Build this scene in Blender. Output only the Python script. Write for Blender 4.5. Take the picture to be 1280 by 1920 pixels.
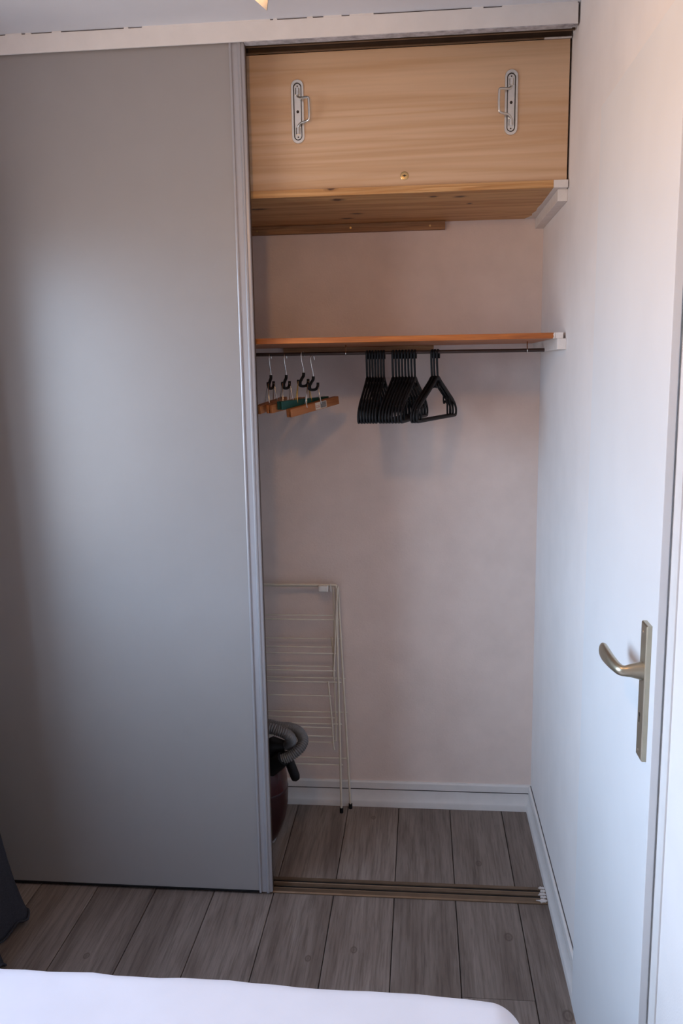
import bpy, math, random
from mathutils import Vector, Matrix, noise
random.seed(7)
for o in list(bpy.data.objects): bpy.data.objects.remove(o)
S = bpy.context.scene
COL = S.collection
PI = math.pi

# ------------------------------------------------------------------ camera
F = 1563.87; YAW = -.0967; PITCH = .1695; ROLL = -.0170
CAM = Vector((-.4023, -2.361, 1.6276))
def cam_axes():
    cy, sy, cp, sp = math.cos(YAW), math.sin(YAW), math.cos(PITCH), math.sin(PITCH)
    fw = Vector((sy*cp, cy*cp, -sp)); rt = Vector((cy, -sy, 0)); up = rt.cross(fw)
    cr, sr = math.cos(ROLL), math.sin(ROLL)
    return cr*rt+sr*up, -sr*rt+cr*up, fw
RT, UP, FW = cam_axes()
cd = bpy.data.cameras.new('camera'); cam = bpy.data.objects.new('camera', cd); COL.objects.link(cam)
cd.sensor_fit = 'VERTICAL'; cd.sensor_height = 36; cd.lens = F/1920*36; cd.clip_start = .02
cam.matrix_world = Matrix(((RT.x, UP.x, -FW.x, CAM.x), (RT.y, UP.y, -FW.y, CAM.y), (RT.z, UP.z, -FW.z, CAM.z), (0, 0, 0, 1)))
S.camera = cam
def at(x, y, Y=None, X=None, Z=None):
    d = FW+RT*((x-640)/F)-UP*((y-960)/F)
    t = (Y-CAM.y)/d.y if Y is not None else (X-CAM.x)/d.x if X is not None else (Z-CAM.z)/d.z
    return CAM+d*t

# ------------------------------------------------------------------ world, light, exposure
S.view_settings.view_transform = 'Standard'; S.view_settings.look = 'None'
S.view_settings.gamma = 1; S.view_settings.use_curve_mapping = False
S.view_settings.exposure = 0.0
W = bpy.data.worlds.new('sky'); S.world = W; W.use_nodes = True
nt = W.node_tree; nt.nodes.clear()
tc = nt.nodes.new('ShaderNodeTexCoord'); sep = nt.nodes.new('ShaderNodeSeparateXYZ')
rp = nt.nodes.new('ShaderNodeValToRGB'); mr = nt.nodes.new('ShaderNodeMapRange')
bg = nt.nodes.new('ShaderNodeBackground'); wo = nt.nodes.new('ShaderNodeOutputWorld')
mr.inputs[1].default_value = -1; mr.inputs[2].default_value = 1
rp.color_ramp.elements[0].position = .46; rp.color_ramp.elements[0].color = (.40, .37, .36, 1)     # sunlit ground
rp.color_ramp.elements[1].position = .52; rp.color_ramp.elements[1].color = (.68, .92, 1.22, 1)      # hazy sky above the horizon
for p_, c_ in ((.70, (.62, .85, 1.15)), (.86, (.30, .44, .68)), (1.0, (.20, .32, .55))): rp.color_ramp.elements.new(p_).color = (*c_, 1)
nt.links.new(tc.outputs['Generated'], sep.inputs[0]); nt.links.new(sep.outputs[2], mr.inputs[0])
nt.links.new(mr.outputs[0], rp.inputs[0]); nt.links.new(rp.outputs[0], bg.inputs[0]); nt.links.new(bg.outputs[0], wo.inputs[0])
bg.inputs[1].default_value = 11.8
# window opening in the left wall (out of frame); the portal only guides sampling of the sky
WX, WY0, WY1, WZ0, WZ1 = -1.85, -1.75, -.52, .88, 2.08
pl = bpy.data.lights.new('window_portal', 'AREA'); pl.shape = 'RECTANGLE'; pl.size = WZ1-WZ0; pl.size_y = WY1-WY0; pl.cycles.is_portal = True
po = bpy.data.objects.new('window_portal', pl); COL.objects.link(po)
po.location = (WX-.02, (WY0+WY1)/2, (WZ0+WZ1)/2); po.rotation_euler = (0, -PI/2, 0)
LAMP_POWER = 9.0
LAMP_COLOR = (1.0, .53, .19)

# ------------------------------------------------------------------ materials
def new_mat(name):
    m = bpy.data.materials.new(name); m.use_nodes = True
    return m, m.node_tree, m.node_tree.nodes['Principled BSDF']
def N(nt, t, **kw):
    n = nt.nodes.new(t)
    for k, v in kw.items():
        if k.startswith('i_'):
            n.inputs[int(k[2:])].default_value = v
        else: setattr(n, k, v)
    return n
def coord(nt, mode, scale=(1, 1, 1)):
    mp = N(nt, 'ShaderNodeMapping'); mp.inputs['Scale'].default_value = scale
    if mode == 'world': nt.links.new(N(nt, 'ShaderNodeNewGeometry').outputs['Position'], mp.inputs[0])
    else: nt.links.new(N(nt, 'ShaderNodeTexCoord').outputs['Object'], mp.inputs[0])
    return mp
def noise_tex(nt, vec, scale, detail=3, rough=.55, dist=0):
    n = N(nt, 'ShaderNodeTexNoise'); n.inputs['Scale'].default_value = scale; n.inputs['Detail'].default_value = detail
    n.inputs['Roughness'].default_value = rough; n.inputs['Distortion'].default_value = dist
    nt.links.new(vec.outputs[0], n.inputs['Vector']); return n
def ramp(nt, fac, stops):
    r = N(nt, 'ShaderNodeValToRGB'); e = r.color_ramp.elements
    while len(e) < len(stops): e.new(.5)
    for i, (p, c) in enumerate(stops): e[i].position = p; e[i].color = (*c, 1)
    nt.links.new(fac, r.inputs[0]); return r
def mixc(nt, fac, a, b, mode='MIX'):
    m = N(nt, 'ShaderNodeMix', data_type='RGBA', blend_type=mode)
    for s, v in ((0, fac), (6, a), (7, b)):
        if hasattr(v, 'is_output') or isinstance(v, bpy.types.NodeSocket): nt.links.new(v, m.inputs[s])
        else: m.inputs[s].default_value = v if s == 0 else (*v, 1)
    return m.outputs[2]
def bump(nt, b, h, strength, dist=.001):
    n = N(nt, 'ShaderNodeBump'); n.inputs['Strength'].default_value = strength; n.inputs['Distance'].default_value = dist
    nt.links.new(h, n.inputs['Height']); nt.links.new(n.outputs[0], b.inputs['Normal'])
def plain(name, c, rough=.5, metal=0, var=.06, vscale=30, bs=0, bscale=300, spec=.5, mode='object'):
    m, nt, b = new_mat(name)
    v = coord(nt, mode); n = noise_tex(nt, v, vscale)
    lo = tuple(x*(1-var) for x in c); hi = tuple(min(1, x*(1+var)) for x in c)
    r = ramp(nt, n.outputs[0], [(.3, lo), (.7, hi)])
    nt.links.new(r.outputs[0], b.inputs['Base Color'])
    b.inputs['Roughness'].default_value = rough; b.inputs['Metallic'].default_value = metal
    b.inputs['Specular IOR Level'].default_value = spec
    if bs: bump(nt, b, noise_tex(nt, v, bscale, 4).outputs[0], bs)
    return m
def wood(name, c1, c2, grain=(1, 8, 14), knots=(), rough=.5, mode='world', fine=.35, kc=(.055, .016, .006), big=1.0, bs=.05):
    """grain = how fast the pattern changes along x, y, z; knots = (x, y, z, rx, ry, rz) in world space"""
    m, nt, b = new_mat(name)
    v = coord(nt, mode, grain)
    n1 = noise_tex(nt, v, big, 3, .5, .6)
    r1 = ramp(nt, n1.outputs[0], [(.28, c1), (.46, tuple((a*.75+d*.25) for a, d in zip(c1, c2))), (.56, c2), (.64, c1)])
    v2 = coord(nt, mode, tuple(g*5 for g in grain)); n2 = noise_tex(nt, v2, big, 4, .6)
    r2 = ramp(nt, n2.outputs[0], [(.3, (1-fine,)*3), (.65, (1, 1, 1))])
    col = mixc(nt, 1.0, r1.outputs[0], r2.outputs[0], 'MULTIPLY')
    if knots:
        g = N(nt, 'ShaderNodeNewGeometry')
        wob = noise_tex(nt, coord(nt, 'world'), 60, 2)
        for kx, ky, kz, rx, ry, rz in knots:
            s = N(nt, 'ShaderNodeVectorMath', operation='SUBTRACT'); s.inputs[1].default_value = (kx, ky, kz); nt.links.new(g.outputs['Position'], s.inputs[0])
            d = N(nt, 'ShaderNodeVectorMath', operation='DIVIDE'); d.inputs[1].default_value = (rx, ry, rz); nt.links.new(s.outputs[0], d.inputs[0])
            l = N(nt, 'ShaderNodeVectorMath', operation='LENGTH'); nt.links.new(d.outputs[0], l.inputs[0])
            a = N(nt, 'ShaderNodeMath', operation='MULTIPLY_ADD'); nt.links.new(l.outputs['Value'], a.inputs[0]); a.inputs[1].default_value = .6
            w2 = N(nt, 'ShaderNodeMath', operation='MULTIPLY'); w2.inputs[1].default_value = .4; nt.links.new(wob.outputs[0], w2.inputs[0]); nt.links.new(w2.outputs[0], a.inputs[2])
            kr = ramp(nt, a.outputs[0], [(.40, (1, 1, 1)), (.82, (0, 0, 0))])
            kr.color_ramp.elements.new(.58).color = (.35, .35, .35, 1)
            col = mixc(nt, kr.outputs[0], col, kc)
    nt.links.new(col, b.inputs['Base Color']); b.inputs['Roughness'].default_value = rough
    if bs: bump(nt, b, n2.outputs[0], bs)
    return m
M = {}
M['wall'] = plain('wall_paint', (.83, .79, .775), .75, 0, .03, 6, .35, 260, .3, 'world')
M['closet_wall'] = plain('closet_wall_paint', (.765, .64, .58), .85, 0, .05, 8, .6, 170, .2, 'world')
M['ceiling'] = plain('ceiling_paint', (.70, .71, .75), .85, 0, .03, 5, .2, 200, .2, 'world')
M['trim'] = plain('trim_paint', (.74, .71, .69), .5, 0, .03, 20, .08, 120, .4, 'world')
M['door'] = plain('door_paint', (.78, .78, .79), .45, 0, .02, 5, .06, 90, .4, 'world')
M['bare'] = plain('bare_board_edge', (.42, .41, .43), .9, 0, .35, 45, .2, 90, .2, 'world')
M['slider'] = plain('grey_laminate', (.295, .276, .268), .37, 0, .015, 10, .05, 900, .75, 'world')
M['slider_metal'] = plain('grey_lacquered_aluminium', (.37, .36, .375), .35, .25, .02, 10, 0, 1, .5, 'world')
M['bronze'] = plain('bronze_aluminium', (.17, .115, .075), .42, .55, .12, 20, 0, 1, .5, 'world')
M['dark_bronze'] = plain('dark_bronze_aluminium', (.075, .045, .03), .5, .4, .12, 20, 0, 1, .5, 'world')
M['plywood'] = wood('pale_plywood', (.68, .465, .30), (.575, .36, .205), (.55, 9, 17), (), .55, fine=.09, big=1.0)
K = lambda x, y, rx, r, **k: (*at(x, y, **k), rx*1.5, r*1.5, r*1.5)
M['pine'] = wood('pine_board', (.66, .38, .16), (.47, .22, .07), (1.5, 30, 60),
                 (K(620, 352, .016, .008, Y=.08), K(632, 374, .018, .016, Z=2.108), K(668, 400, .02, .014, Z=2.108), K(484, 392, .03, .014, Z=2.108),
                  K(812, 368, .012, .012, Z=2.108), K(862, 368, .02, .012, Z=2.108), K(650, 409, .02, .010, Z=2.108), K(880, 381, .008, .01, Z=2.108)), .5, fine=.22)
M['batten'] = wood('brown_batten_wood', (.42, .22, .10), (.30, .14, .06), (2, 40, 50), (), .6)
M['varnish'] = wood('varnished_orange_board', (.55, .17, .03), (.38, .10, .018), (2.5, 40, 60), (), .4, fine=.35)
M['white_wood'] = plain('white_painted_wood', (.74, .70, .67), .6, 0, .05, 40, .2, 120, .4, 'world')
M['zinc'] = plain('zinc_plated_steel', (.70, .70, .68), .28, .95, .06, 60)
M['zinc_dark'] = plain('dark_hole', (.03, .018, .012), .7)
M['brass'] = plain('brass', (.62, .43, .20), .3, .9, .08, 80)
M['nickel'] = plain('champagne_nickel', (.46, .41, .31), .34, .9, .05, 40)
M['chrome'] = plain('chrome_wire', (.75, .74, .72), .2, 1.0, .05, 50)
M['gold_wire'] = plain('gold_wire', (.75, .48, .14), .3, .9, .05, 50)
M['black_plastic'] = plain("black_plastic", (.006, .006, .007), .55, 0, .2, 40, spec=.25)
M['rod'] = plain('dark_brown_rod', (.055, .03, .022), .4, .2, .1, 40, mode='world')
M['jaw'] = wood('orange_beech', (.44, .165, .055), (.34, .115, .035), (3, 60, 60), (), .45, 'object', .2)
M['green'] = plain('green_lacquer', (.012, .075, .062), .4, 0, .1, 60)
M['felt'] = plain('dark_felt', (.03, .02, .018), .9)
M['paper'] = plain('label_paper', (.62, .52, .42), .7, 0, .1, 120)
M['print'] = plain('label_print', (.20, .19, .18), .7, 0, .3, 200)
M['red_print'] = plain('label_red_print', (.5, .2, .15), .7)
M['cream'] = plain('cream_coated_wire', (.70, .62, .50), .45, 0, .06, 30, mode='world')
M['clip'] = plain('white_plastic_clip', (.78, .75, .70), .4)
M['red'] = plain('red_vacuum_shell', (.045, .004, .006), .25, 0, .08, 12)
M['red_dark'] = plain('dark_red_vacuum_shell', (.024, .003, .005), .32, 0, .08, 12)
M['hose'] = plain('grey_hose', (.15, .145, .145), .34, .2, .05, 30)
M['rim'] = plain('pale_grey_plastic', (.35, .34, .35), .5)
M['sheet'] = plain('white_sheet', (.80, .76, .79), .9, 0, .02, 9, .12, 500, .2, 'world')
M['bedframe'] = plain('dark_bed_base', (.08, .06, .05), .7)
M['curtain'] = plain('blue_grey_curtain', (.036, .037, .046), .95, 0, .15, 300, .5, 700, .1, 'world')
M['slab'] = plain('screed_dark', (.03, .025, .022), .9, mode='world')
M['smear'] = plain('white_paint_smear', (.62, .58, .56), .6, 0, .12, 90, .3, 150, .4, 'world')
M['crack'] = plain('dark_crack', (.10, .085, .085), .9)
def floor_mat():
    m, nt, b = new_mat('grey_brown_laminate')
    inf = N(nt, 'ShaderNodeObjectInfo'); mul = N(nt, 'ShaderNodeMath', operation='MULTIPLY'); mul.inputs[1].default_value = 37
    nt.links.new(inf.outputs['Random'], mul.inputs[0])
    g = N(nt, 'ShaderNodeNewGeometry'); cx = N(nt, 'ShaderNodeCombineXYZ'); nt.links.new(mul.outputs[0], cx.inputs[1]); nt.links.new(mul.outputs[0], cx.inputs[2])
    ad = N(nt, 'ShaderNodeVectorMath', operation='ADD'); nt.links.new(g.outputs['Position'], ad.inputs[0]); nt.links.new(cx.outputs[0], ad.inputs[1])
    def mp(sc):
        q = N(nt, 'ShaderNodeMapping'); q.inputs['Scale'].default_value = sc; nt.links.new(ad.outputs[0], q.inputs[0]); return q
    n1 = noise_tex(nt, mp((16, 1.3, 1)), 1, 4, .6, 1.2)
    n2 = noise_tex(nt, mp((170, 7, 1)), 1, 4, .65, .3)
    n3 = noise_tex(nt, mp((7, 2.2, 1)), 1, 3, .5, .4)
    r1 = ramp(nt, n1.outputs[0], [(.28, (.150, .112, .092)), (.5, (.222, .175, .148)), (.72, (.285, .232, .200))])
    r2 = ramp(nt, n2.outputs[0], [(.33, (.55, .52, .50)), (.55, (1, 1, 1))])
    r3 = ramp(nt, n3.outputs[0], [(.3, (.78, .75, .73)), (.6, (1, 1, 1))])
    c = mixc(nt, .8, r1.outputs[0], r2.outputs[0], 'MULTIPLY'); c = mixc(nt, .9, c, r3.outputs[0], 'MULTIPLY')
    for x, y, r in ((663, 1781, .011), (953, 1757, .014), (897, 1619, .012), (577, 1797, .010), (162, 1792, .010), (1065, 1905, .016), (700, 1533, .009)):
        p = at(x, y, Z=0)
        s = N(nt, 'ShaderNodeVectorMath', operation='SUBTRACT'); s.inputs[1].default_value = p; nt.links.new(g.outputs['Position'], s.inputs[0])
        d = N(nt, 'ShaderNodeVectorMath', operation='DIVIDE'); d.inputs[1].default_value = (r, r*1.5, 1); nt.links.new(s.outputs[0], d.inputs[0])
        l = N(nt, 'ShaderNodeVectorMath', operation='LENGTH'); nt.links.new(d.outputs[0], l.inputs[0])
        k = ramp(nt, l.outputs['Value'], [(.2, (.45,)*3), (.5, (.25,)*3), (.7, (.75,)*3), (1.0, (0, 0, 0))])
        c = mixc(nt, k.outputs[0], c, (.07, .042, .03))
    hsv = N(nt, 'ShaderNodeHueSaturation'); mr = N(nt, 'ShaderNodeMapRange'); mr.inputs[3].default_value = .88; mr.inputs[4].default_value = 1.12
    nt.links.new(inf.outputs['Random'], mr.inputs[0]); nt.links.new(mr.outputs[0], hsv.inputs['Value']); nt.links.new(c, hsv.inputs['Color'])
    nt.links.new(hsv.outputs[0], b.inputs['Base Color']); b.inputs['Roughness'].default_value = .5
    bump(nt, b, n2.outputs[0], .15); return m
M['floor'] = floor_mat()
def shade_mat():
    m, nt, b = new_mat('cream_shade_cloth')
    n = noise_tex(nt, coord(nt, 'object'), 300, 3); r = ramp(nt, n.outputs[0], [(.3, (.42, .39, .36)), (.7, (.47, .44, .41))])
    nt.links.new(r.outputs[0], b.inputs['Base Color']); b.inputs['Roughness'].default_value = .9
    t = N(nt, 'ShaderNodeBsdfTranslucent'); nt.links.new(r.outputs[0], t.inputs[0])
    mx = N(nt, 'ShaderNodeMixShader'); mx.inputs[0].default_value = .10
    out = [x for x in nt.nodes if x.type == 'OUTPUT_MATERIAL'][0]
    nt.links.new(b.outputs[0], mx.inputs[1]); nt.links.new(t.outputs[0], mx.inputs[2]); nt.links.new(mx.outputs[0], out.inputs[0]); return m
M['shade'] = shade_mat()
def glow_mat():
    m, nt, b = new_mat('lit_bulb'); b.inputs['Base Color'].default_value = (.9, .85, .75, 1)
    n = noise_tex(nt, coord(nt, 'object'), 20); r = ramp(nt, n.outputs[0], [(.3, (1, .70, .42)), (.7, (1, .74, .46))])
    nt.links.new(r.outputs[0], b.inputs['Emission Color']); b.inputs['Emission Strength'].default_value = 6; return m
M['bulb'] = glow_mat()

# ------------------------------------------------------------------ mesh helpers
WL = {}                                                         # world location of every parent, so parts can be given in world space
class MB:
    def __init__(s): s.v = []; s.f = []
    def add(s, vs, fs):
        k = len(s.v); s.v += [Vector(p) for p in vs]; s.f += [tuple(i+k for i in f) for f in fs]; return s
    def box(s, x0, x1, y0, y1, z0, z1):
        return s.add([(x, y, z) for x in (x0, x1) for y in (y0, y1) for z in (z0, z1)],
                     [(0, 1, 3, 2), (4, 6, 7, 5), (0, 4, 5, 1), (2, 3, 7, 6), (0, 2, 6, 4), (1, 5, 7, 3)])
    def prism(s, poly, axis, a, b):
        n = len(poly); P = []
        for t in (a, b):
            for (p, q) in poly:
                P.append({'x': (t, p, q), 'y': (p, t, q), 'z': (p, q, t)}[axis])
        return s.add(P, [tuple(range(n))[::-1], tuple(range(n, 2*n))]+[(i, (i+1) % n, n+(i+1) % n, n+i) for i in range(n)])
    def loft(s, rings, closed=False, caps=True):
        n = len(rings[0]); P = [p for r in rings for p in r]; m = len(rings); fs = []
        for j in range(m if closed else m-1):
            a, b = j*n, ((j+1) % m)*n
            fs += [(a+i, a+(i+1) % n, b+(i+1) % n, b+i) for i in range(n)]
        if caps and not closed: fs += [tuple(range(n))[::-1], tuple(range((m-1)*n, m*n))]
        return s.add(P, fs)
    def tube(s, path, r, n=8, closed=False, flat=None):
        path = [Vector(p) for p in path]; m = len(path); rings = []
        rr = r if hasattr(r, '__len__') else [r]*m
        up = None
        for i, p in enumerate(path):
            if closed: t = path[(i+1) % m]-path[i-1]
            else: t = path[min(i+1, m-1)]-path[max(i-1, 0)]
            t.normalize()
            if up is None:
                up = Vector((0, 0, 1)) if abs(t.z) < .9 else Vector((1, 0, 0))
                if flat is not None: up = Vector(flat)
            if flat is not None: up = Vector(flat)
            a = t.cross(up); a.normalize(); u = a.cross(t); u.normalize(); up = u
            ra, ru = (rr[i] if hasattr(rr[i], '__len__') else (rr[i], rr[i]))
            rings.append([p+a*math.cos(2*PI*k/n)*ra+u*math.sin(2*PI*k/n)*ru for k in range(n)])
        return s.loft(rings, closed)
    def disc(s, c, axis, r, h, n=20):
        c = Vector(c); ax = Vector(axis).normalized()
        return s.tube([c, c+ax*h], r, n)
    def lathe(s, prof, c, n=20):
        c = Vector(c); return s.loft([[c+Vector((r*math.cos(2*PI*k/n), r*math.sin(2*PI*k/n), z)) for k in range(n)] for r, z in prof])
    def rbox(s, x0, x1, y0, y1, z0, z1, r, n=6, fn=None):
        """box with rounded edges, made from a subdivided cube"""
        c = Vector(((x0+x1)/2, (y0+y1)/2, (z0+z1)/2)); h = Vector(((x1-x0)/2, (y1-y0)/2, (z1-z0)/2)); idx = {}
        def V(a, b, d):
            key = (round(a, 5), round(b, 5), round(d, 5))
            if key not in idx:
                p = Vector((a*h.x, b*h.y, d*h.z)); q = Vector([max(-(hh-r), min(hh-r, x)) for x, hh in zip(p, h)])
                e = p-q
                if e.length > 1e-9: p = q+e.normalized()*r
                p = c+p
                if fn: p = fn(p)
                idx[key] = len(P); P.append(p)
            return idx[key]
        def ticks(hh):
            inner = max(1, n*3); k = (hh-r)/hh
            e = [1-(1-k)*(1-math.sin(PI/2*i/n)*1.0) for i in range(n+1)]
            e = [k+(1-k)*math.tan(PI/4*i/n) for i in range(n+1)]
            mid = [-k+2*k*i/inner for i in range(1, inner)]
            return [-x for x in e[::-1]]+mid+e
        P = []; fs = []; T = [ticks(h.x), ticks(h.y), ticks(h.z)]
        for ax in range(3):
            u, w = [i for i in range(3) if i != ax]
            for sgn in (-1, 1):
                for i in range(len(T[u])-1):
                    for j in range(len(T[w])-1):
                        q = []
                        for (aa, bb) in ((i, j), (i+1, j), (i+1, j+1), (i, j+1)):
                            t = [0, 0, 0]; t[ax] = sgn; t[u] = T[u][aa]; t[w] = T[w][bb]; q.append(V(*t))
                        fs.append(tuple(q if (sgn == 1) == (ax != 1) else q[::-1]))
        return s.add(P, fs)
    def build(s, name, mat, parent=None, local=False, smooth=False, bevel=0, origin=None):
        vs = s.v
        if parent is None:
            if origin is None:
                lo = [min(p[i] for p in vs) for i in range(3)]; hi = [max(p[i] for p in vs) for i in range(3)]
                origin = Vector(((lo[0]+hi[0])/2, (lo[1]+hi[1])/2, lo[2]))
            off = Vector(origin)
        else: off = Vector() if local else WL[parent.name]
        me = bpy.data.meshes.new(name); me.from_pydata([p-off for p in vs], [], s.f); me.validate(); me.update()
        import bmesh
        bm = bmesh.new(); bm.from_mesh(me); bmesh.ops.recalc_face_normals(bm, faces=bm.faces); bm.to_mesh(me); bm.free()
        o = bpy.data.objects.new(name, me); COL.objects.link(o)
        me.materials.append(M[mat] if isinstance(mat, str) else mat)
        if smooth:
            for p in me.polygons: p.use_smooth = True
            if smooth != True:
                me.set_sharp_from_angle(angle=math.radians(smooth))
        if bevel:
            b = o.modifiers.new('bevel', 'BEVEL'); b.width = bevel; b.segments = 2; b.limit_method = 'ANGLE'; b.angle_limit = math.radians(40)
        if parent is None: o.location = off; WL[o.name] = off
        else: o.parent = parent; WL[o.name] = off if not local else Vector()
        return o
def B(*a): return MB().box(*a)
def tag(o, label, cat, group=None):
    o['label'] = label; o['category'] = cat
    if group: o['group'] = group
    return o
def struct(o, label=None):
    o['kind'] = 'structure'
    if label: o['label'] = label
    return o
def thing(name, loc, label, cat, group=None):
    o = bpy.data.objects.new(name, None); COL.objects.link(o); o.location = loc; o.empty_display_size = .05; WL[o.name] = Vector(loc)
    return tag(o, label, cat, group)
def copy_tree(o, parent=None):
    c = o.copy(); COL.objects.link(c); c.parent = parent
    for ch in list(o.children): copy_tree(ch, c)
    return c
def smooth_path(pts, k=6, closed=False):
    P = [Vector(p) for p in pts]; out = []; n = len(P)
    for i in range(n if closed else n-1):
        if closed: p0, p1, p2, p3 = P[i-1], P[i], P[(i+1) % n], P[(i+2) % n]
        else: p0, p1, p2, p3 = P[max(i-1, 0)], P[i], P[i+1], P[min(i+2, n-1)]
        for j in range(k):
            t = j/k; out.append(.5*((2*p1)+(p2-p0)*t+(2*p0-5*p1+4*p2-p3)*t*t+(3*p1-p0-3*p2+p3)*t**3))
    if not closed: out.append(P[-1])
    return out

# ------------------------------------------------------------------ the room
XL, YB, YR, ZC = -1.85, .562, -3.15, 2.534                      # left wall, closet back wall, wall behind the camera, ceiling
w0, PW = -.6771, .19
fl = struct(B(XL, .02, YR, YB+.02, -.06, -.012).build('floor', 'slab', origin=(0, 0, 0)))
for i in range(-7, 4):
    xa, xb = max(w0+PW*i, XL), min(w0+PW*(i+1), -.0005)
    if xb-xa < .02: continue
    yj = -.402 if i == 2 else -.80-.13*((i*5) % 7)/7
    cuts = [YB-.001, yj, yj-1.38, YR]
    for a, b in zip(cuts[1:], cuts[:-1]):
        a = max(a, YR)
        if b-a < .02: continue
        e = .0011; c = .0016
        m = MB().prism([(xa+e, -.0118), (xb-e, -.0118), (xb-e, -c), (xb-e-c, 0), (xa+e+c, 0), (xa+e, -c)], 'y', a+.0008, b-.0008)
        m.build('plank', 'floor', fl)
struct(B(XL-.1, .1, YR-.1, YB+.1, ZC, ZC+.1).build('ceiling', 'ceiling'))
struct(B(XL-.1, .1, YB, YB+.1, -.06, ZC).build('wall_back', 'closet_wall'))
DY0, DY1, DZ = -1.000, -.432, 2.155                             # door opening in the right wall
struct(MB().box(0, .1, DY1, YB, -.06, ZC).box(0, .1, YR, DY0, -.06, ZC).box(0, .1, DY0, DY1, DZ, ZC).build('wall_right', 'wall'))
struct(B(XL-.1, .1, YR-.1, YR, -.06, ZC).build('wall_behind', 'wall'))
struct(MB().box(XL-.1, XL, YR, WY0, -.06, ZC).box(XL-.1, XL, WY1, YB, -.06, ZC).box(XL-.1, XL, WY0, WY1, -.06, WZ0).box(XL-.1, XL, WY0, WY1, WZ1, ZC).build('wall_left', 'wall'))
wf = MB()
for a in ((WY0, WY0+.05, WZ0, WZ1), (WY1-.05, WY1, WZ0, WZ1), (WY0+.05, WY1-.05, WZ0, WZ0+.05), (WY0+.05, WY1-.05, WZ1-.05, WZ1), ((WY0+WY1)/2-.03, (WY0+WY1)/2+.03, WZ0+.05, WZ1-.05)):
    wf.box(XL-.08, XL-.03, *a)
wn = struct(wf.build('window_1', 'trim'), 'white window frame in the left wall')
B(XL-.03, XL+.03, WY0-.03, WY1+.03, WZ0-.025, WZ0).build('window_sill', 'trim', wn)

# baseboards: shoe, hollow middle, thin strip; shade in the gaps is added as dark strips
def base_prof(s):                                               # (offset from the wall, height)
    return [(0, 0), (.0165, 0), (.0165, .020), (.0150, .026), (.0105, .034), (.0095, .062), (.0095, .0665), (.0, .0665)], [(0, .0702), (.0092, .0702), (.0092, .094), (.0060, .100), (0, .100)]
lo, hi = base_prof(0)
bb = struct(MB().prism([(YB-a, z) for a, z in lo], 'x', XL, -.0001).build('baseboard_back', 'trim', smooth=35))
MB().prism([(YB-a, z) for a, z in hi], 'x', XL, -.0001).build('top_strip', 'trim', bb)
B(XL, -.0001, YB-.0088, YB-.0002, .0666, .0674).build('joint_shade', 'crack', bb)
br = struct(MB().prism([(-a, z) for a, z in lo], 'y', -.418, YB-.0096).build('baseboard_right', 'trim', smooth=35))
MB().prism([(-a, z) for a, z in hi], 'y', -.418, YB-.0093).build('top_strip', 'trim', br)
B(-.0030, -.0001, -.418, YB-.010, .0996, .1010).build('joint_shade', 'crack', br)
bl = struct(MB().prism([(XL+a, z) for a, z in lo], 'y', YR, -.02).build('baseboard_left', 'trim', smooth=35))

# fascia above the closet, with its bare lower edge and the broken filler line under the ceiling
FY0, FY1, FZ = -.0190, -.0138, 2.4832
fa = struct(B(XL, -.0055, FY0, FY1, FZ, 2.5310).build('trim_1', 'trim', bevel=.0008), 'white fascia board above the closet')
B(-.8675, -.0165, FY0+.0006, .0080, FZ-.0020, FZ-.0001).build('bare_edge', 'bare', fa)
B(-.8675, -.0060, FY1+.0001, .0075, FZ+.0001, 2.5280).build('backing_batten', 'bare', fa)
xw = lambda px: at(px, 66-px*.0605, Y=FY0).x
B(XL, -.0055, FY0+.0036, FY1, 2.5311, ZC).build('gap_backing', 'crack', fa)
for a, b in [(-90, -2), (10, 40), (47, 58), (97, 114), (232, 240), (266, 506), (512, 519), (575, 586), (606, 640), (655, 700), (884, 906), (941, 1083)]:
    B(max(xw(a), XL), min(xw(b), -.0055), FY0-.0006, FY0+.0034, 2.5305, ZC).build('filler', 'trim', fa)

# door in the right wall: overlapping leaf, frame strip, lever set
dr = struct(MB().box(-.020, -.0066, -1.012, -.420, .012, 2.170).box(-.0067, .035, DY0+.006, DY1-.006, .012, DZ-.008).build('door_1', 'door', bevel=.0012), 'white flush door with a lever handle')
fr = struct(MB().box(-.0032, .09, -1.046, -1.0005, 0, 2.175).box(.0005, .09, -1.0005, -.4315, DZ-.0005, DZ+.001).build('trim_2', 'trim', bevel=.001), 'white door frame strip')
PY = -.9675
pt = MB().prism([(PY-.0175, 0), (PY+.0175, 0), (PY+.0175, -1), (PY-.0175, -1)], 'x', 0, 1)
plate = MB().loft([[(x, PY+sy*(.0175-i), zc+sz*(.1205-i)) for sy, sz in ((-1, -1), (1, -1), (1, 1), (-1, 1))] for x, i, zc in ((-.0195, 0, 1.077), (-.0270, 0, 1.077), (-.0290, .002, 1.077))]).build('handle_plate', 'nickel', dr)
plate['label'] = 'long champagne metal handle plate'
for z in (1.181, .969):
    sc = MB().disc((-.0288, PY+.004, z), (-1, 0, 0), .0032, .0012, 12).build('screw', 'chrome', plate)
kh = MB().disc((-.0288, PY+.004, 1.034), (-1, 0, 0), .0036, .0006, 14).box(-.0294, -.0288, PY+.0022, PY+.0058, 1.020, 1.033).build('keyhole', 'zinc_dark', plate)
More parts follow.
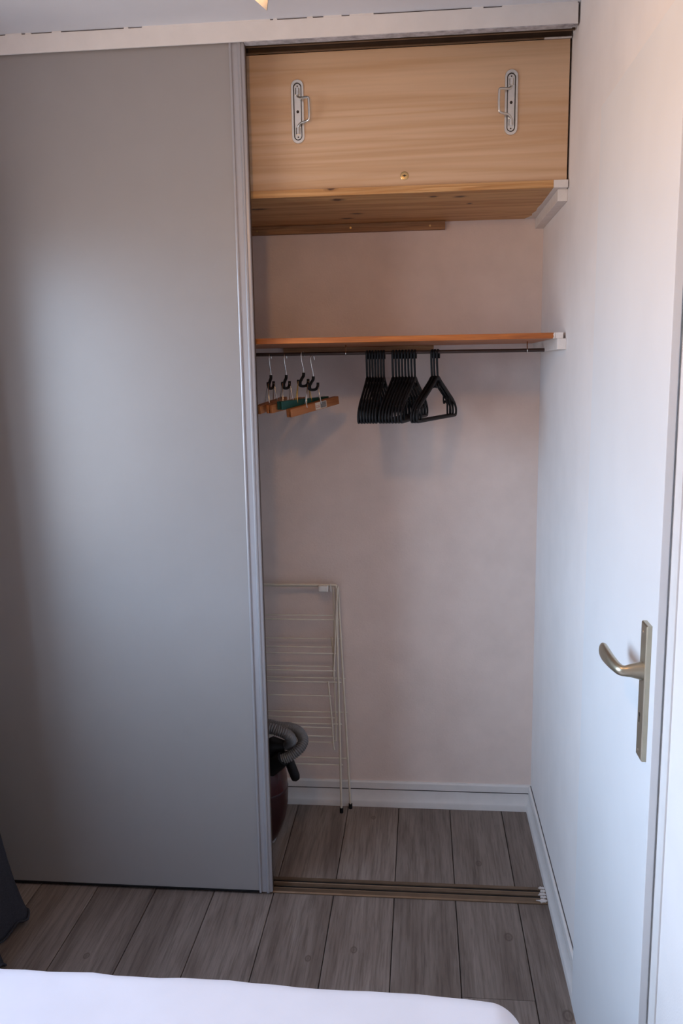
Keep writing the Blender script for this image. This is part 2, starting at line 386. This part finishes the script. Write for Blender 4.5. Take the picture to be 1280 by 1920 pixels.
# lever: neck tapering out of the plate, then a paddle grip towards the hinges
LZ = 1.1135
ctr = [(-.0285, PY, LZ), (-.031, PY, LZ), (-.045, PY, LZ), (-.056, PY+.001, LZ-.001), (-.0635, PY+.006, LZ-.001), (-.0680, PY+.022, LZ), (-.0705, PY+.050, LZ), (-.0710, PY+.080, LZ-.001), (-.0700, PY+.106, LZ-.002), (-.0690, PY+.122, LZ-.003), (-.0685, PY+.1275, LZ-.003)]
rad = [(.0150, .0165), (.0145, .016), (.0115, .0120), (.0090, .0095), (.0085, .0095), (.0085, .0105), (.0090, .0125), (.0095, .0145), (.0090, .0150), (.0065, .0115), (.001, .003)]
sp = smooth_path(ctr, 4); rr = []
for i in range(len(rad)-1):
    for j in range(4): t = j/4; rr.append((rad[i][0]*(1-t)+rad[i+1][0]*t, rad[i][1]*(1-t)+rad[i+1][1]*t))
rr.append(rad[-1])
lv = MB().tube(sp, rr, 18, flat=(0, 0, 1)).build('lever', 'nickel', dr, smooth=60)

# ------------------------------------------------------------------ sliding doors and tracks
def sliding_door(x0, x1, y0, y1, label):
    t = thing('sliding_door', ((x0+x1)/2, (y0+y1)/2, .006), label, 'door')
    B(x0+.036, x1-.036, y0+.006, y1-.006, .012, 2.4860).build('panel', 'slider', t)
    for s, xe in ((1, x1), (-1, x0)):
        pr = [(-.041, .0035), (-.0405, .0010), (-.0375, 0), (-.0345, .0010), (-.034, .0050), (-.018, .0050), (-.0165, .0015), (-.0135, 0), (-.0100, .0012), (-.0085, .0045), (-.002, .0060), (0, .0085), (0, .024), (-.003, .027), (-.041, .027)]
        MB().prism([(xe+s*a, y0+b*(y1-y0)/.027) for a, b in pr], 'z', .008, 2.4880).build('stile', 'slider_metal', t, smooth=35)
        B(min(xe, xe-s*.012), max(xe, xe-s*.012)+(.0004 if s > 0 else 0), y1-.013, y1+.0006, .009, 2.487).build('stile_insert', 'dark_bronze', t)
    B(x0+.041, x1-.041, y0+.002, y1-.002, .008, .0125).build('bottom_rail', 'black_plastic', t)
    return t
sliding_door(-1.800, -.8690, -.0130, .0150, 'grey laminate sliding closet door in front of the clothes hangers')
sliding_door(-1.830, -.8900, .0330, .060, 'second grey sliding door hidden behind the front one')
# floor track: low profile with three ribs
ft = thing('floor_track', (-.93, .042, 0), 'bronze aluminium double sliding track on the floor', 'track')
prof = [(.000, .0002), (.000, .0030), (.004, .0060), (.0200, .0068), (.0210, .0075), (.0222, .0075), (.0225, .0018), (.0310, .0018), (.0315, .0085), (.0330, .0085), (.0345, .0065), (.0475, .0065), (.0490, .0085), (.0505, .0085), (.0510, .0018), (.0610, .0018), (.0615, .0080), (.0635, .0080), (.0655, .0060), (.080, .0050), (.083, .0025), (.083, .0002)]
MB().prism(prof, 'x', XL+.02, -.0168).build('rail', 'bronze', ft)
for ya, yb in ((.0227, .0308), (.0512, .0608)): B(XL+.02, -.0170, ya, yb, .0018, .0052).build('groove_shade', 'black_plastic', ft)  # black fill stands in for the shade inside the track channels
for k, (y, l, z) in enumerate(((.010, .030, .0072), (.025, .017, .0085), (.040, .022, .0072), (.056, .014, .0085), (.073, .020, .0072))):
    pts = []
    random.seed(k+3)
    for a in range(14):
        u = 2*PI*a/14; r = 1+.45*random.uniform(-1, 1)
        x = -.0175-l*.5+math.cos(u)*l*.5*(r if math.cos(u) < 0 else 1); pts.append((min(x, -.0170), y+math.sin(u)*.0068*r))
    MB().prism(pts, 'z', .0045, z+.0012).build('paint_smear', 'smear', ft)
# ceiling track behind the fascia
tt = thing('ceiling_track', (-.93, .045, 2.5335), 'dark bronze aluminium sliding track behind the white fascia', 'track')
MB().box(XL+.001, -.0030, .0085, .088, 2.5290, 2.5330).build('track_top', 'dark_bronze', tt)
for ya, yb, m in ((.0085, .0105, 'dark_bronze'), (.0360, .0375, 'bronze'), (.0860, .0880, 'dark_bronze')): B(XL+.001, -.0030, ya, yb, 2.4890, 2.5290).build('flange', m, tt)
B(XL+.001, -.0030, .0340, .0400, 2.4870, 2.4895).build('lip', 'bronze', tt)
B(XL+.001, -.0030, .0800, .0885, 2.4870, 2.4895).build('lip', 'bronze', tt)
B(-.075, -.004, .0795, .0888, 2.4862, 2.4880).build('paint_smear', 'smear', tt)

# ------------------------------------------------------------------ upper storage: plywood panel, shelf, battens
PZ0, PZ1, PYF = 2.1268, 2.4868, .092
pn = thing('plywood_panel', (-.93, .1, PZ0), 'pale plywood front panel with two metal pull handles and a lock', 'panel')
B(XL+.002, -.0055, PYF, PYF+.015, PZ0, PZ1).build('board', 'plywood', pn, bevel=.0008)
def stadium(cx, cz, hw, hh, n=12):
    return [(cx+hw*math.cos(PI*k/n), cz+hh-hw+hw*math.sin(PI*k/n)) for k in range(n+1)]+[(cx+hw*math.cos(PI+PI*k/n), cz-hh+hw+hw*math.sin(PI+PI*k/n)) for k in range(n+1)]
def flush_handle(cx, cz, s):
    o1, i1 = stadium(cx, cz, .0178, .0838), stadium(cx, cz, .0112, .0750)
    y0, y1 = PYF-.0045, PYF+.0005
    R_ = [[(x, y, z) for x, z in P] for y, P in ((y1, o1), (y0+.001, o1), (y0, stadium(cx, cz, .0170, .0830)), (y0, stadium(cx, cz, .0120, .0758)), (y0+.001, i1), (y1, i1))]
    h = MB().loft(R_, closed=True).build('flush_handle', 'zinc', pn, smooth=40)
    h['label'] = 'zinc plated flush pull handle'
    MB().prism(stadium(cx, cz, .0112, .0750), 'y', PYF-.0002, PYF+.0004).build('recess_shade', 'zinc_dark', h)  # dark backing colours in the shade around the tray
    MB().prism(stadium(cx, cz, .0092, .0724), 'y', PYF-.0022, PYF-.0001).build('tray', 'zinc', h, bevel=.0006)
    for dz in (-1, 1):
        MB().tube([(cx, PYF-.0040, cz+dz*.0430), (cx, PYF-.0040, cz+dz*.0600)], .0062, 16).build('socket', 'zinc', h, smooth=40)
        MB().disc((cx, PYF-.0021, cz+dz*.0665), (0, -1, 0), .0020, .0004, 10).build('rivet_hole', 'zinc_dark', h)
    MB().disc((cx, PYF-.0021, cz), (0, -1, 0), .0040, .0004, 14).build('screw_hole', 'zinc_dark', h)
    pts = [(cx, PYF-.004, cz+.048), (cx, PYF-.004, cz+.042), (cx+s*.003, PYF-.007, cz+.037), (cx+s*.010, PYF-.013, cz+.0325), (cx+s*.020, PYF-.019, cz+.0315), (cx+s*.030, PYF-.025, cz+.0300), (cx+s*.0345, PYF-.0275, cz+.0225)]
    pts = pts+[(x, y, 2*cz-z) for x, y, z in pts[::-1]]
    MB().tube(smooth_path(pts, 5), .0034, 10).build('pull_bar', 'zinc', h, smooth=True)
flush_handle(-.7430, 2.3345, 1)
flush_handle(-.1590, 2.3330, -1)
lk = MB().lathe([(0.0, 0), (.0115, 0), (.0118, .0012), (.0100, .0026), (.0060, .0028), (0.0, .0028)], (0, 0, 0), 24)
lk.v = [Vector((-.4483+p.x, PYF-p.z+.0002, 2.1550+p.y)) for p in lk.v]
lo_ = lk.build('lock', 'brass', pn, smooth=40); lo_['label'] = 'small round brass lock'
B(-.4540, -.4430, PYF-.0029, PYF-.0024, 2.1542, 2.1564).build('key_slot', 'zinc_dark', lo_)
MB().disc((-.4483, PYF-.0024, 2.1553), (0, -1, 0), .0028, .0006, 12).build('key_hole', 'zinc_dark', lo_)

us = thing('upper_shelf', (-.93, .32, 2.107), 'knotty pine shelf board under the plywood panel', 'shelf')
B(XL+.001, -.0420, .0785, YB-.0005, 2.1070, 2.1268).build('board', 'pine', us, bevel=.001)
B(-.0418, -.0030, .0780, YB-.0005, 2.1068, 2.1270).build('painted_end', 'white_wood', us, bevel=.001)['label'] = 'white painted end of the board'
MB().prism([(-.042, .30), (-.046, .37), (-.043, .42), (-.050, .47), (-.046, .50), (-.056, .535), (-.062, .561), (-.04, .561), (-.04, .30)], 'z', 2.1062, 2.1069).build('paint_patch', 'white_wood', us)
tag(B(-.0275, -.0003, .1000, YB-.0005, 2.0745, 2.1066).build('shelf_bracket', 'white_wood', bevel=.001), 'white painted wooden batten bracket under the pine shelf', 'bracket')
ub = thing('back_batten', (-.64, .55, 2.080), 'brown wooden batten with screws under the pine shelf', 'batten')
B(-1.30, -.3230, YB-.022, YB-.0004, 2.0800, 2.1066).build('board', 'batten', ub, bevel=.001)
for px, py in ((482, 434), (657, 427), (806, 423)):
    p = at(px, py, Y=YB-.022); MB().disc((p.x, YB-.0218, min(max(p.z, 2.086), 2.101)), (0, -1, 0), .0034, .0008, 12).build('screw', 'brass', ub)

# ------------------------------------------------------------------ lower shelf, bracket, rod
ls = thing('lower_shelf', (-.93, .31, 1.7030), 'thin orange varnished shelf board above the hanging rod', 'shelf')
B(XL+.001, -.0300, .0640, YB-.0005, 1.7028, 1.7186).build('board', 'varnish', ls, bevel=.001)
B(-.0298, -.0075, .0636, YB-.0005, 1.7022, 1.7190).build('painted_end', 'white_wood', ls, bevel=.001)['label'] = 'white painted end of the board'
MB().prism([(-.031, 1.7025), (-.030, 1.719), (-.0335, 1.7182), (-.0352, 1.713), (-.0335, 1.708), (-.0362, 1.7025)], 'y', .0632, .0645).build('paint_patch', 'white_wood', ls)
tag(B(-.0250, -.0003, .0560, YB-.0005, 1.6720, 1.7020).build('shelf_bracket', 'white_wood', bevel=.001), 'white painted batten bracket under the orange varnished shelf', 'bracket')
tag(B(-.8756, -.3600, YB-.022, YB-.0004, 1.6790, 1.7026).build('back_batten', 'batten', bevel=.001), 'dark brown batten behind the hanging rod', 'batten')
RY, RZ = .300, 1.6795
tag(MB().tube([(XL+.003, RY, RZ), (-.0252, RY, RZ-.004)], .0055, 12).build("hanging_rod", 'rod', smooth=40), 'thin dark brown rod under the orange shelf', 'rod')
rz = lambda x: RZ-.004*(x-XL)/(-XL)
for px, lab in ((648, 'small metal screw hook holding the rod beside the wooden hangers'), (988, 'small metal screw hook holding the rod by the white bracket')):
    x = at(px, 650, Y=RY).x; z = rz(x); r = .0072
    pts = [(x, RY, 1.7035), (x, RY, z+.014), (x, RY-.004, z+.0095)]+[(x, RY+r*math.cos(a), z+r*math.sin(a)) for a in [PI*.70+PI*1.45*k/14 for k in range(15)]]
    tag(MB().tube(pts, .0017, 8).build('screw_hook', 'chrome', smooth=True), lab, 'hook')

# ------------------------------------------------------------------ clothes hangers (local frame: u = x along the hanger, z down from the rod)
def plastic_hanger():
    t = thing('clothes_hanger', (0, 0, 0), 'black plastic clothes hanger', 'hanger'); WL[t.name] = Vector()
    r = .0095
    hook = [(.0095, 0, -.014), (.0105, 0, -.006)]+[(r*math.cos(a)+.001, 0, .0012+r*math.sin(a)) for a in [PI*k/8 for k in range(9)]]+[(-.0085, 0, -.020), (-.006, 0, -.045), (-.003, 0, -.066), (0, 0, -.078)]
    MB().tube(smooth_path(hook, 3), .0036, 8).build('hook', 'black_plastic', t, local=True, smooth=True)
    half = [(0, -.0755), (.012, -.0765), (.030, -.088), (.080, -.1135), (.140, -.1440), (.165, -.1580), (.180, -.1720), (.186, -.1850), (.183, -.1965), (.172, -.2000)]
    pts = [(u, 0, z) for u, z in half]; loop = pts+[(.09, 0, -.2000), (0, 0, -.2000), (-.09, 0, -.2000)]+[(-u, 0, z) for u, z in half[:0:-1]]
    sp = smooth_path(loop, 3, True)
    rad = [(.0033, .0074) if p.z > -.150 else (.0033, .0054) for p in sp]
    MB().tube(sp, rad, 8, closed=True, flat=None).build('frame', 'black_plastic', t, local=True, smooth=True)
    web = [(-.026, 0, -.089), (-.020, 0, -.100), (-.009, 0, -.103), (0, 0, -.094), (.009, 0, -.103), (.020, 0, -.100), (.026, 0, -.089)]
    MB().tube(smooth_path(web, 4), .0034, 8).build('neck_loop', 'black_plastic', t, local=True, smooth=True)
    for s in (-1, 1):
        nt_ = [(s*.112, 0, -.132), (s*.112, 0, -.150), (s*.116, 0, -.158), (s*.122, 0, -.157), (s*.124, 0, -.150)]
        MB().tube(smooth_path(nt_, 4), .0028, 8).build('strap_notch', 'black_plastic', t, local=True, smooth=True)
        MB().tube([(s*.150, 0, -.151), (s*.152, 0, -.199)], .0030, 8).build('side_strut', 'black_plastic', t, local=True, smooth=True)
    return t
proto = plastic_hanger(); used = False
def put(t, x, ang, dz=0.0):
    t.location = (x, RY, rz(x)+dz); t.rotation_euler = (0, 0, PI/2-ang)      # u points along +y, turned by ang about the rod
ORD = ['first', 'second', 'third', 'fourth', 'fifth', 'sixth', 'seventh', 'eighth']
clusters = [
    ('%s black plastic hanger in the pack of seven, counted from the wooden clip hangers', 'seven black hangers packed together', [-.5715+.0088*k for k in range(7)], [5.2+.05*k for k in range(7)]),
    ('%s black plastic hanger in the middle pack of eight, counted from the wooden clip hangers', 'eight black hangers packed together', [-.4900+.0098*k for k in range(8)], [11+.2*k for k in range(8)]),
    ('%s black plastic hanger in the pack of three, counted from the wooden clip hangers', 'three black hangers hanging apart', [-.3680, -.3600, -.3505], [20, 20.1, 20.3])]
for lab, grp, xs, an in clusters:
    for x, a in zip(xs, an):
        h = copy_tree(proto) if used else proto
        used = True
        tag(h, lab % ORD[xs.index(x)], 'hanger', grp); put(h, x, math.radians(a), -.0055)

def clip_hanger(x, ang, tilt, jaw, wire, label, L=.115, drop=0.0, paper=False):
    t = thing('clip_hanger', (0, 0, 0), label, 'hanger', 'wooden clip hangers for trousers'); WL[t.name] = Vector()
    r = .0078
    hook = [(.010, 0, -.008)]+[(r*math.cos(a)+.0005, 0, r*math.sin(a)) for a in [PI*k/8 for k in range(9)]]+[(-.0075, 0, -.010), (-.004, 0, -.028), (.002, 0, -.046), (.003, 0, -.062)]
    MB().tube(smooth_path(hook, 3), .0016, 8).build('hook', 'chrome', t, local=True, smooth=True)
    nk = [(.003, 0, -.058), (.002, 0, -.068), (-.006, 0, -.076), (-.012, 0, -.084)]
    MB().tube(smooth_path(nk, 4), [(.0048, .0048)]*12+[(.004, .004)], 10).build('neck', 'black_plastic', t, local=True, smooth=True)
    an = [(-.024, 0, -.0800), (-.023, 0, -.0900), (-.014, 0, -.0985), (0, 0, -.1005), (.014, 0, -.0985), (.023, 0, -.0900), (.024, 0, -.0780)]
    a_ = MB().tube(smooth_path(an, 4), .0046, 10).build('spring_clip', 'black_plastic', t, local=True, smooth=True)
    MB().tube(smooth_path([(-.012, 0, -.082), (-.015, 0, -.090), (-.013, 0, -.098)], 4), .0046, 10).build('neck_foot', 'black_plastic', t, local=True, smooth=True)
    R_ = Matrix.Rotation(tilt, 4, 'Y'); piv = Vector((0, 0, -.150))
    T = lambda p: R_ @ (Vector(p)-piv)+piv
    for s in (-1, 1):
        bt = [T((s*.034+d*.0075, d*.0098, -.1385)) for d in (-1, 1)]; b2 = [T((s*.034+d*.0075, d*.0113, -.150)) for d in (-1, 1)]
        top = Vector((s*.024, 0, -.0845))
        MB().tube([b2[0], bt[0], top+Vector((-.0028, -.002, 0)), top+Vector((0, 0, .004)), top+Vector((.0028, .002, 0)), bt[1], b2[1]], .0015, 6).build('wire', wire, t, local=True, smooth=True)
    for d in (-1, 1):
        m = MB().box(-L, L, min(d*.0013, d*.0105), max(d*.0013, d*.0105), -.166, -.140); m.v = [T(p) for p in m.v]
        j = m.build('jaw', jaw, t, local=True, bevel=.0016)
        m = MB().box(-L+.003, L-.003, min(d*.0002, d*.0014), max(d*.0002, d*.0014), -.166, -.156); m.v = [T(p) for p in m.v]
        m.build('felt', 'felt', j, local=True)
        if paper and d == -1:
            for nm, mt, xa, xb, za, zb, e in (('paper_label', 'paper', -.002, .052, -.1640, -.1415, .0108), ('label_print', 'print', .022, .049, -.1615, -.1435, .0110), ('label_print', 'red_print', .000, .018, -.1575, -.1555, .0110), ('label_print', 'red_print', .000, .018, -.1520, -.1505, .0110)):
                m = MB().box(xa, xb, -e-.0002, -.0104, za, zb); m.v = [T(p) for p in m.v]; m.build(nm, mt, j, local=True)
    put(t, x, ang, -.0062+drop)
    return t
clip_hanger(-.8800, math.radians(12), math.radians(-5), 'jaw', 'chrome', 'orange wooden clip hanger nearest the sliding door')
clip_hanger(-.8310, math.radians(19), math.radians(-4), 'jaw', 'chrome', 'orange wooden clip hanger between the sliding door and the green hanger')
clip_hanger(-.7755, math.radians(33), math.radians(-2), 'green', 'gold_wire', 'dark green clip hanger with gold wires', drop=.006)
clip_hanger(-.7450, math.radians(35), math.radians(-8), 'jaw', 'chrome', 'orange wooden clip hanger with a paper label on its bar', paper=True, drop=-.006)

# ------------------------------------------------------------------ folded drying rack leaning against the back wall
rk = thing('drying_rack', (-.975, .515, 0), 'cream wire clothes drying rack folded against the back wall', 'drying rack')
XC = -.975; mirx = lambda p: (2*XC-p[0], p[1], p[2])
def both(name, pts, r, mat='cream', n=8):
    MB().tube(pts, r, n).build(name, mat, rk, smooth=40); MB().tube([mirx(p) for p in pts], r, n).build(name, mat, rk, smooth=40)
A0, A1 = (-.7045, .505, .872), (-.6985, .497, .012)
B0, B1 = (-.7005, .527, .862), (-.6675, .529, .012)
both('leg', [A0, A1], .0042); both('leg', [B0, B1], .0040)
for p in (A1, B1):
    for q in (p, mirx(p)): MB().tube([(q[0], q[1], .0005), (q[0], q[1], .020)], .0068, 12).build('foot_cap', 'black_plastic', rk, smooth=40)
for y, z, r in ((.505, .871, .0045), (.527, .862, .0045)): MB().tube([(2*XC+.704, y, z), (-.704, y, z)], r, 8).build('top_bar', 'cream', rk, smooth=40)
pc = at(606, 1103, Y=.50)
MB().rbox(pc.x-.017, pc.x+.017, .488, .520, pc.z-.011, pc.z+.011, .003, 2).build('hinge_clip', 'clip', rk, smooth=40)
MB().tube([(pc.x+.026, .4985+.0065*math.cos(a)*1.3+.006, pc.z+.014*math.sin(a)) for a in [2*PI*k/14 for k in range(14)]], .0018, 6, closed=True).build('hinge_ring', 'clip', rk, smooth=True)
def leg_x(a, b, z): t = (z-a[2])/(b[2]-a[2]); return a[0]+(b[0]-a[0])*t, a[1]+(b[1]-a[1])*t
def rung(y, xe, Y):
    p = at(xe, y, Y=Y); MB().tube([(2*XC-p.x, Y, p.z), (p.x, Y, p.z)], .0024, 6).build('rung', 'cream', rk, smooth=True)
for y, xe in ((1162, 635), (1279.5, 640), (1358, 641), (1434.5, 643)): rung(y, xe, .503)
for y, xe in ((1198, 642), (1272, 648), (1422, 654), (1336, 651)): rung(y, xe, .529)
# hinged wings hanging down inside the legs
def wing(pts, Y):
    P = [tuple(at(x, y, Y=Yp if Yp else Y)) for x, y, Yp in pts]
    both('wing_rail', smooth_path(P, 5), .0030)
wing([(624.5, 1101, .512), (626.5, 1200, .503), (624, 1268, .498)], .5)
wing([(632, 1103, .497), (629, 1180, .492), (625, 1268, .490)], .49)
wing([(621, 1194, .512), (624, 1225, .512), (627.5, 1300, .508), (629.5, 1380, .505), (628, 1389, .505), (622, 1392, .505)], .5)
wing([(615, 1278, .497), (618, 1310, .495), (622, 1350, .493), (625, 1396, .491), (627, 1406, .489)], .49)
for y, xe, Y in ((1154, 626, .508), (1213.6, 622, .508), (1225.5, 630, .491), (1250, 625, .502), (1258, 629, .490), (1305, 621, .495), (1346, 632, .506), (1364.6, 624, .493), (1381, 626, .492), (1392, 624, .505)): rung(y, xe, Y)

# ------------------------------------------------------------------ vacuum cleaner standing on end, half hidden by the sliding door
vc = thing('vacuum_cleaner', (-1.005, .300, 0), 'dark red canister vacuum cleaner with grey ribbed hose on the closet floor', 'vacuum cleaner')
def superell(cx, cy, z0, z1, rx, ry, prof, n=36, e=2.3):
    rings = []
    for t, k in prof:
        ring = []
        for i in range(n):
            a = 2*PI*i/n; c, s = math.cos(a), math.sin(a)
            ring.append((cx+rx*k*math.copysign(abs(c)**(2/e), c), cy+ry*k*math.copysign(abs(s)**(2/e), s), z0+(z1-z0)*t))
        rings.append(ring)
    return MB().loft(rings)
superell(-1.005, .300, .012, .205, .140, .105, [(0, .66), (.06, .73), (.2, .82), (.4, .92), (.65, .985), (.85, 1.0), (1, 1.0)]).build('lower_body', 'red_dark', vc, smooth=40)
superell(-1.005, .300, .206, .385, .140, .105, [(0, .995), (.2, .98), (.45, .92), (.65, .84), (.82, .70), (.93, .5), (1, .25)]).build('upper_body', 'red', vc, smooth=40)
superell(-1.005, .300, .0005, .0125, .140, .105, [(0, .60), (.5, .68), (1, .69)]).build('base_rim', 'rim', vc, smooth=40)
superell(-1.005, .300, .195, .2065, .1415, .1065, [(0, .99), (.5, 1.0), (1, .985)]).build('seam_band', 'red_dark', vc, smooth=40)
pc0, pc1 = at(506, 1440, Y=.235), at(531, 1422, Y=.215)
MB().tube([pc0, pc0.lerp(pc1, .55), pc1], [.030, .028, .024], 18).build('hose_connector', 'black_plastic', vc, smooth=40)
MB().tube([at(497, 1408, Y=.28), at(515, 1398, Y=.275), at(535, 1400, Y=.275)], [.034, .032, .020], 16).build('hose_cuff', 'black_plastic', vc, smooth=40)
hp = [at(528, 1424, Y=.217), at(545, 1417, Y=.222), at(560, 1405, Y=.235), at(568, 1389, Y=.262), at(562, 1374, Y=.292), at(545, 1365, Y=.318), at(520, 1362, Y=.335), Vector((-1.00, .345, .425)), Vector((-1.09, .310, .405)), Vector((-1.10, .245, .395)), Vector((-1.02, .205, .405)), at(498, 1368, Y=.205), at(520, 1370, Y=.203), at(538, 1377, Y=.210), at(546, 1388, Y=.232), at(540, 1398, Y=.262)]
path = smooth_path(hp, 40); ln = [0]
for a, b in zip(path, path[1:]): ln.append(ln[-1]+(b-a).length)
rs = [.0170+.0018*math.sin(2*PI*l/.0066) for l in ln]
hose = MB().tube(path, rs, 14).build('hose', 'hose', vc, smooth=True)
MB().tube([at(538, 1408, Y=.250), at(541, 1424, Y=.240), at(553, 1455, Y=.238), at(554.5, 1461, Y=.238), at(555.5, 1464, Y=.238)], [.0155, .0165, .0165, .0135, .004], 16).build('wand_handle', 'black_plastic', vc, smooth=60)

# ------------------------------------------------------------------ bed with a white sheet
bd = thing('bed', (-.94, -1.95, 0), 'low bed with a white sheet at the foot of the closet', 'bed')
BX0, BX1, BY0, BY1, BZ = -1.66, -.222, -2.95, -.968, .506
def puck(p):
    q = p.copy()
    n1 = noise.noise(Vector((p.x*5, p.y*5, p.z*3)))*.006+noise.noise(Vector((p.x*17, p.y*9, 3)))*.003
    q.z += n1*(1 if p.z > .3 else .2)
    g = math.exp(-((p.x+1.10)/.05)**2)*math.exp(-((p.y+1.04)/.10)**2)
    q.z += .003*g*math.sin((p.x+p.y*.5)*60)
    q.y += .006*noise.noise(Vector((p.x*6, 1, p.z*4)))-max(0, (p.x+.62))**2*.16*(p.y > -1.6)
    return q
MB().rbox(BX0, BX1, BY0, BY1, .27, BZ, .055, 10, puck).build('mattress', 'sheet', bd, smooth=True)['label'] = 'mattress under a white sheet'
B(BX0+.02, BX1-.03, BY0+.02, BY1-.09, .12, .275).build('bed_base', 'bedframe', bd, bevel=.006)
for x in (BX0+.08, BX1-.12):
    for y in (BY0+.10, BY1-.22): MB().tube([(x, y, .0005), (x, y, .122)], [.020, .026], 14).build('leg', 'bedframe', bd, smooth=40)

# ------------------------------------------------------------------ curtain by the window, its hem flaring onto the floor
ct = thing('curtain', (-1.72, -.38, .02), 'dark blue grey curtain with a frayed hem beside the sliding door', 'curtain')
cm = MB(); NS, NT = 120, 60; P = []
knots = [(0, -.10, -1.760), (.08, -.125, -1.700), (.19, -.175, -1.592), (.24, -.205, -1.570), (.29, -.245, -1.592), (.37, -.310, -1.612), (.44, -.365, -1.585), (.50, -.405, -1.540), (.58, -.44, -1.60), (.72, -.485, -1.70), (.86, -.50, -1.76), (1, -.52, -1.79)]
bot = smooth_path([(b, c, 0) for a, b, c in knots], 10); NS = len(bot)-1
for j in range(NT+1):
    t = j/NT; z = .018+2.28*t**1.25
    fl_ = .30+.70*math.exp(-z/.42)
    for i in range(NS+1):
        y, x = bot[i].x, bot[i].y
        zz = z
        if j < 6: zz += (1-j/6)*(.010*math.sin(i*.37)+.018*math.exp(-((i-27)/7)**2)+.006*noise.noise(Vector((i*.3, 0, 0))))
        X = -1.762+(x+1.762)*fl_; Yy = -.38+(y+.38)*(.86+.14*math.exp(-z/.5))
        X += .004*noise.noise(Vector((y*14, z*3, 0)))
        P.append((max(X, -1.83), Yy, zz))
cm.add(P, [(j*(NS+1)+i, j*(NS+1)+i+1, (j+1)*(NS+1)+i+1, (j+1)*(NS+1)+i) for j in range(NT) for i in range(NS)])
co = cm.build('cloth', 'curtain', ct, smooth=True)
sm = co.modifiers.new('thickness', 'SOLIDIFY'); sm.thickness = .004
hb = MB()
for d in (0,): hb.tube([(P[i][0]+.002, P[i][1], P[i][2]+.001) for i in range(NS+1)], .0035, 6)
hb.build('hem', 'curtain', ct, smooth=True)
cr = thing('curtain_rail', (-1.77, -1.35, 2.31), 'dark metal curtain rail above the window', 'curtain rail')
MB().tube([(-1.77, -2.05, 2.31), (-1.77, -.07, 2.31)], .010, 12).build('pole', 'rod', cr, smooth=40)
for y in (-1.95, -.12): MB().tube([(-1.77, y, 2.31), (XL-.0002, y, 2.31)], .007, 10).build('wall_support', 'rod', cr, smooth=40)

# ------------------------------------------------------------------ pendant lamp: square cloth shade with hanging corners
tip = Vector(at(500, 20, Y=-1.0)); hs = .17; ax, ay = Vector((.955, .296, 0)), Vector((-.296, .955, 0))
cc = tip-(ax+ay)*hs; LX, LY = cc.x, cc.y
pd = thing('pendant_lamp', (LX, LY, ZC), 'cream cloth pendant lamp with pointed hanging corners', 'lamp')
zt = tip.z; n = 24; P = []
for j in range(n+1):
    for i in range(n+1):
        u, v = 2*i/n-1, 2*j/n-1
        d = abs(u*v)**1.1; e = max(abs(u), abs(v))
        z = zt+.150-.030*e**2-.120*d*e
        P.append((LX+(ax.x*u+ay.x*v)*hs, LY+(ax.y*u+ay.y*v)*hs, z))
sm_ = MB().add(P, [(j*(n+1)+i, j*(n+1)+i+1, (j+1)*(n+1)+i+1, (j+1)*(n+1)+i) for j in range(n) for i in range(n)]).build('shade', 'shade', pd, smooth=True)
m_ = sm_.modifiers.new('thickness', 'SOLIDIFY'); m_.thickness = .002
MB().tube([(LX, LY, zt+.148), (LX, LY, ZC-.02)], .0035, 8).build('cord', 'clip', pd, smooth=40)
MB().lathe([(.004, -.045), (.03, -.035), (.045, -.010), (.045, -.0005)], (LX, LY, ZC), 20).build('ceiling_rose', 'clip', pd, smooth=40)
MB().lathe([(.014, .148), (.018, .140), (.018, .105), (.012, .100)], (LX, LY, zt), 16).build('socket', 'clip', pd, smooth=40)
MB().lathe([(.011, .102), (.016, .085), (.028, .060), (.030, .042), (.024, .024), (.010, .014), (.001, .012)], (LX, LY, zt), 18).build('bulb', 'bulb', pd, smooth=True)
ld = bpy.data.lights.new('bulb_light', 'POINT'); ld.energy = LAMP_POWER; ld.color = LAMP_COLOR; ld.shadow_soft_size = .035
lo2 = bpy.data.objects.new('bulb_light', ld); COL.objects.link(lo2); lo2.parent = pd; lo2.location = (0, 0, zt-.030-ZC)
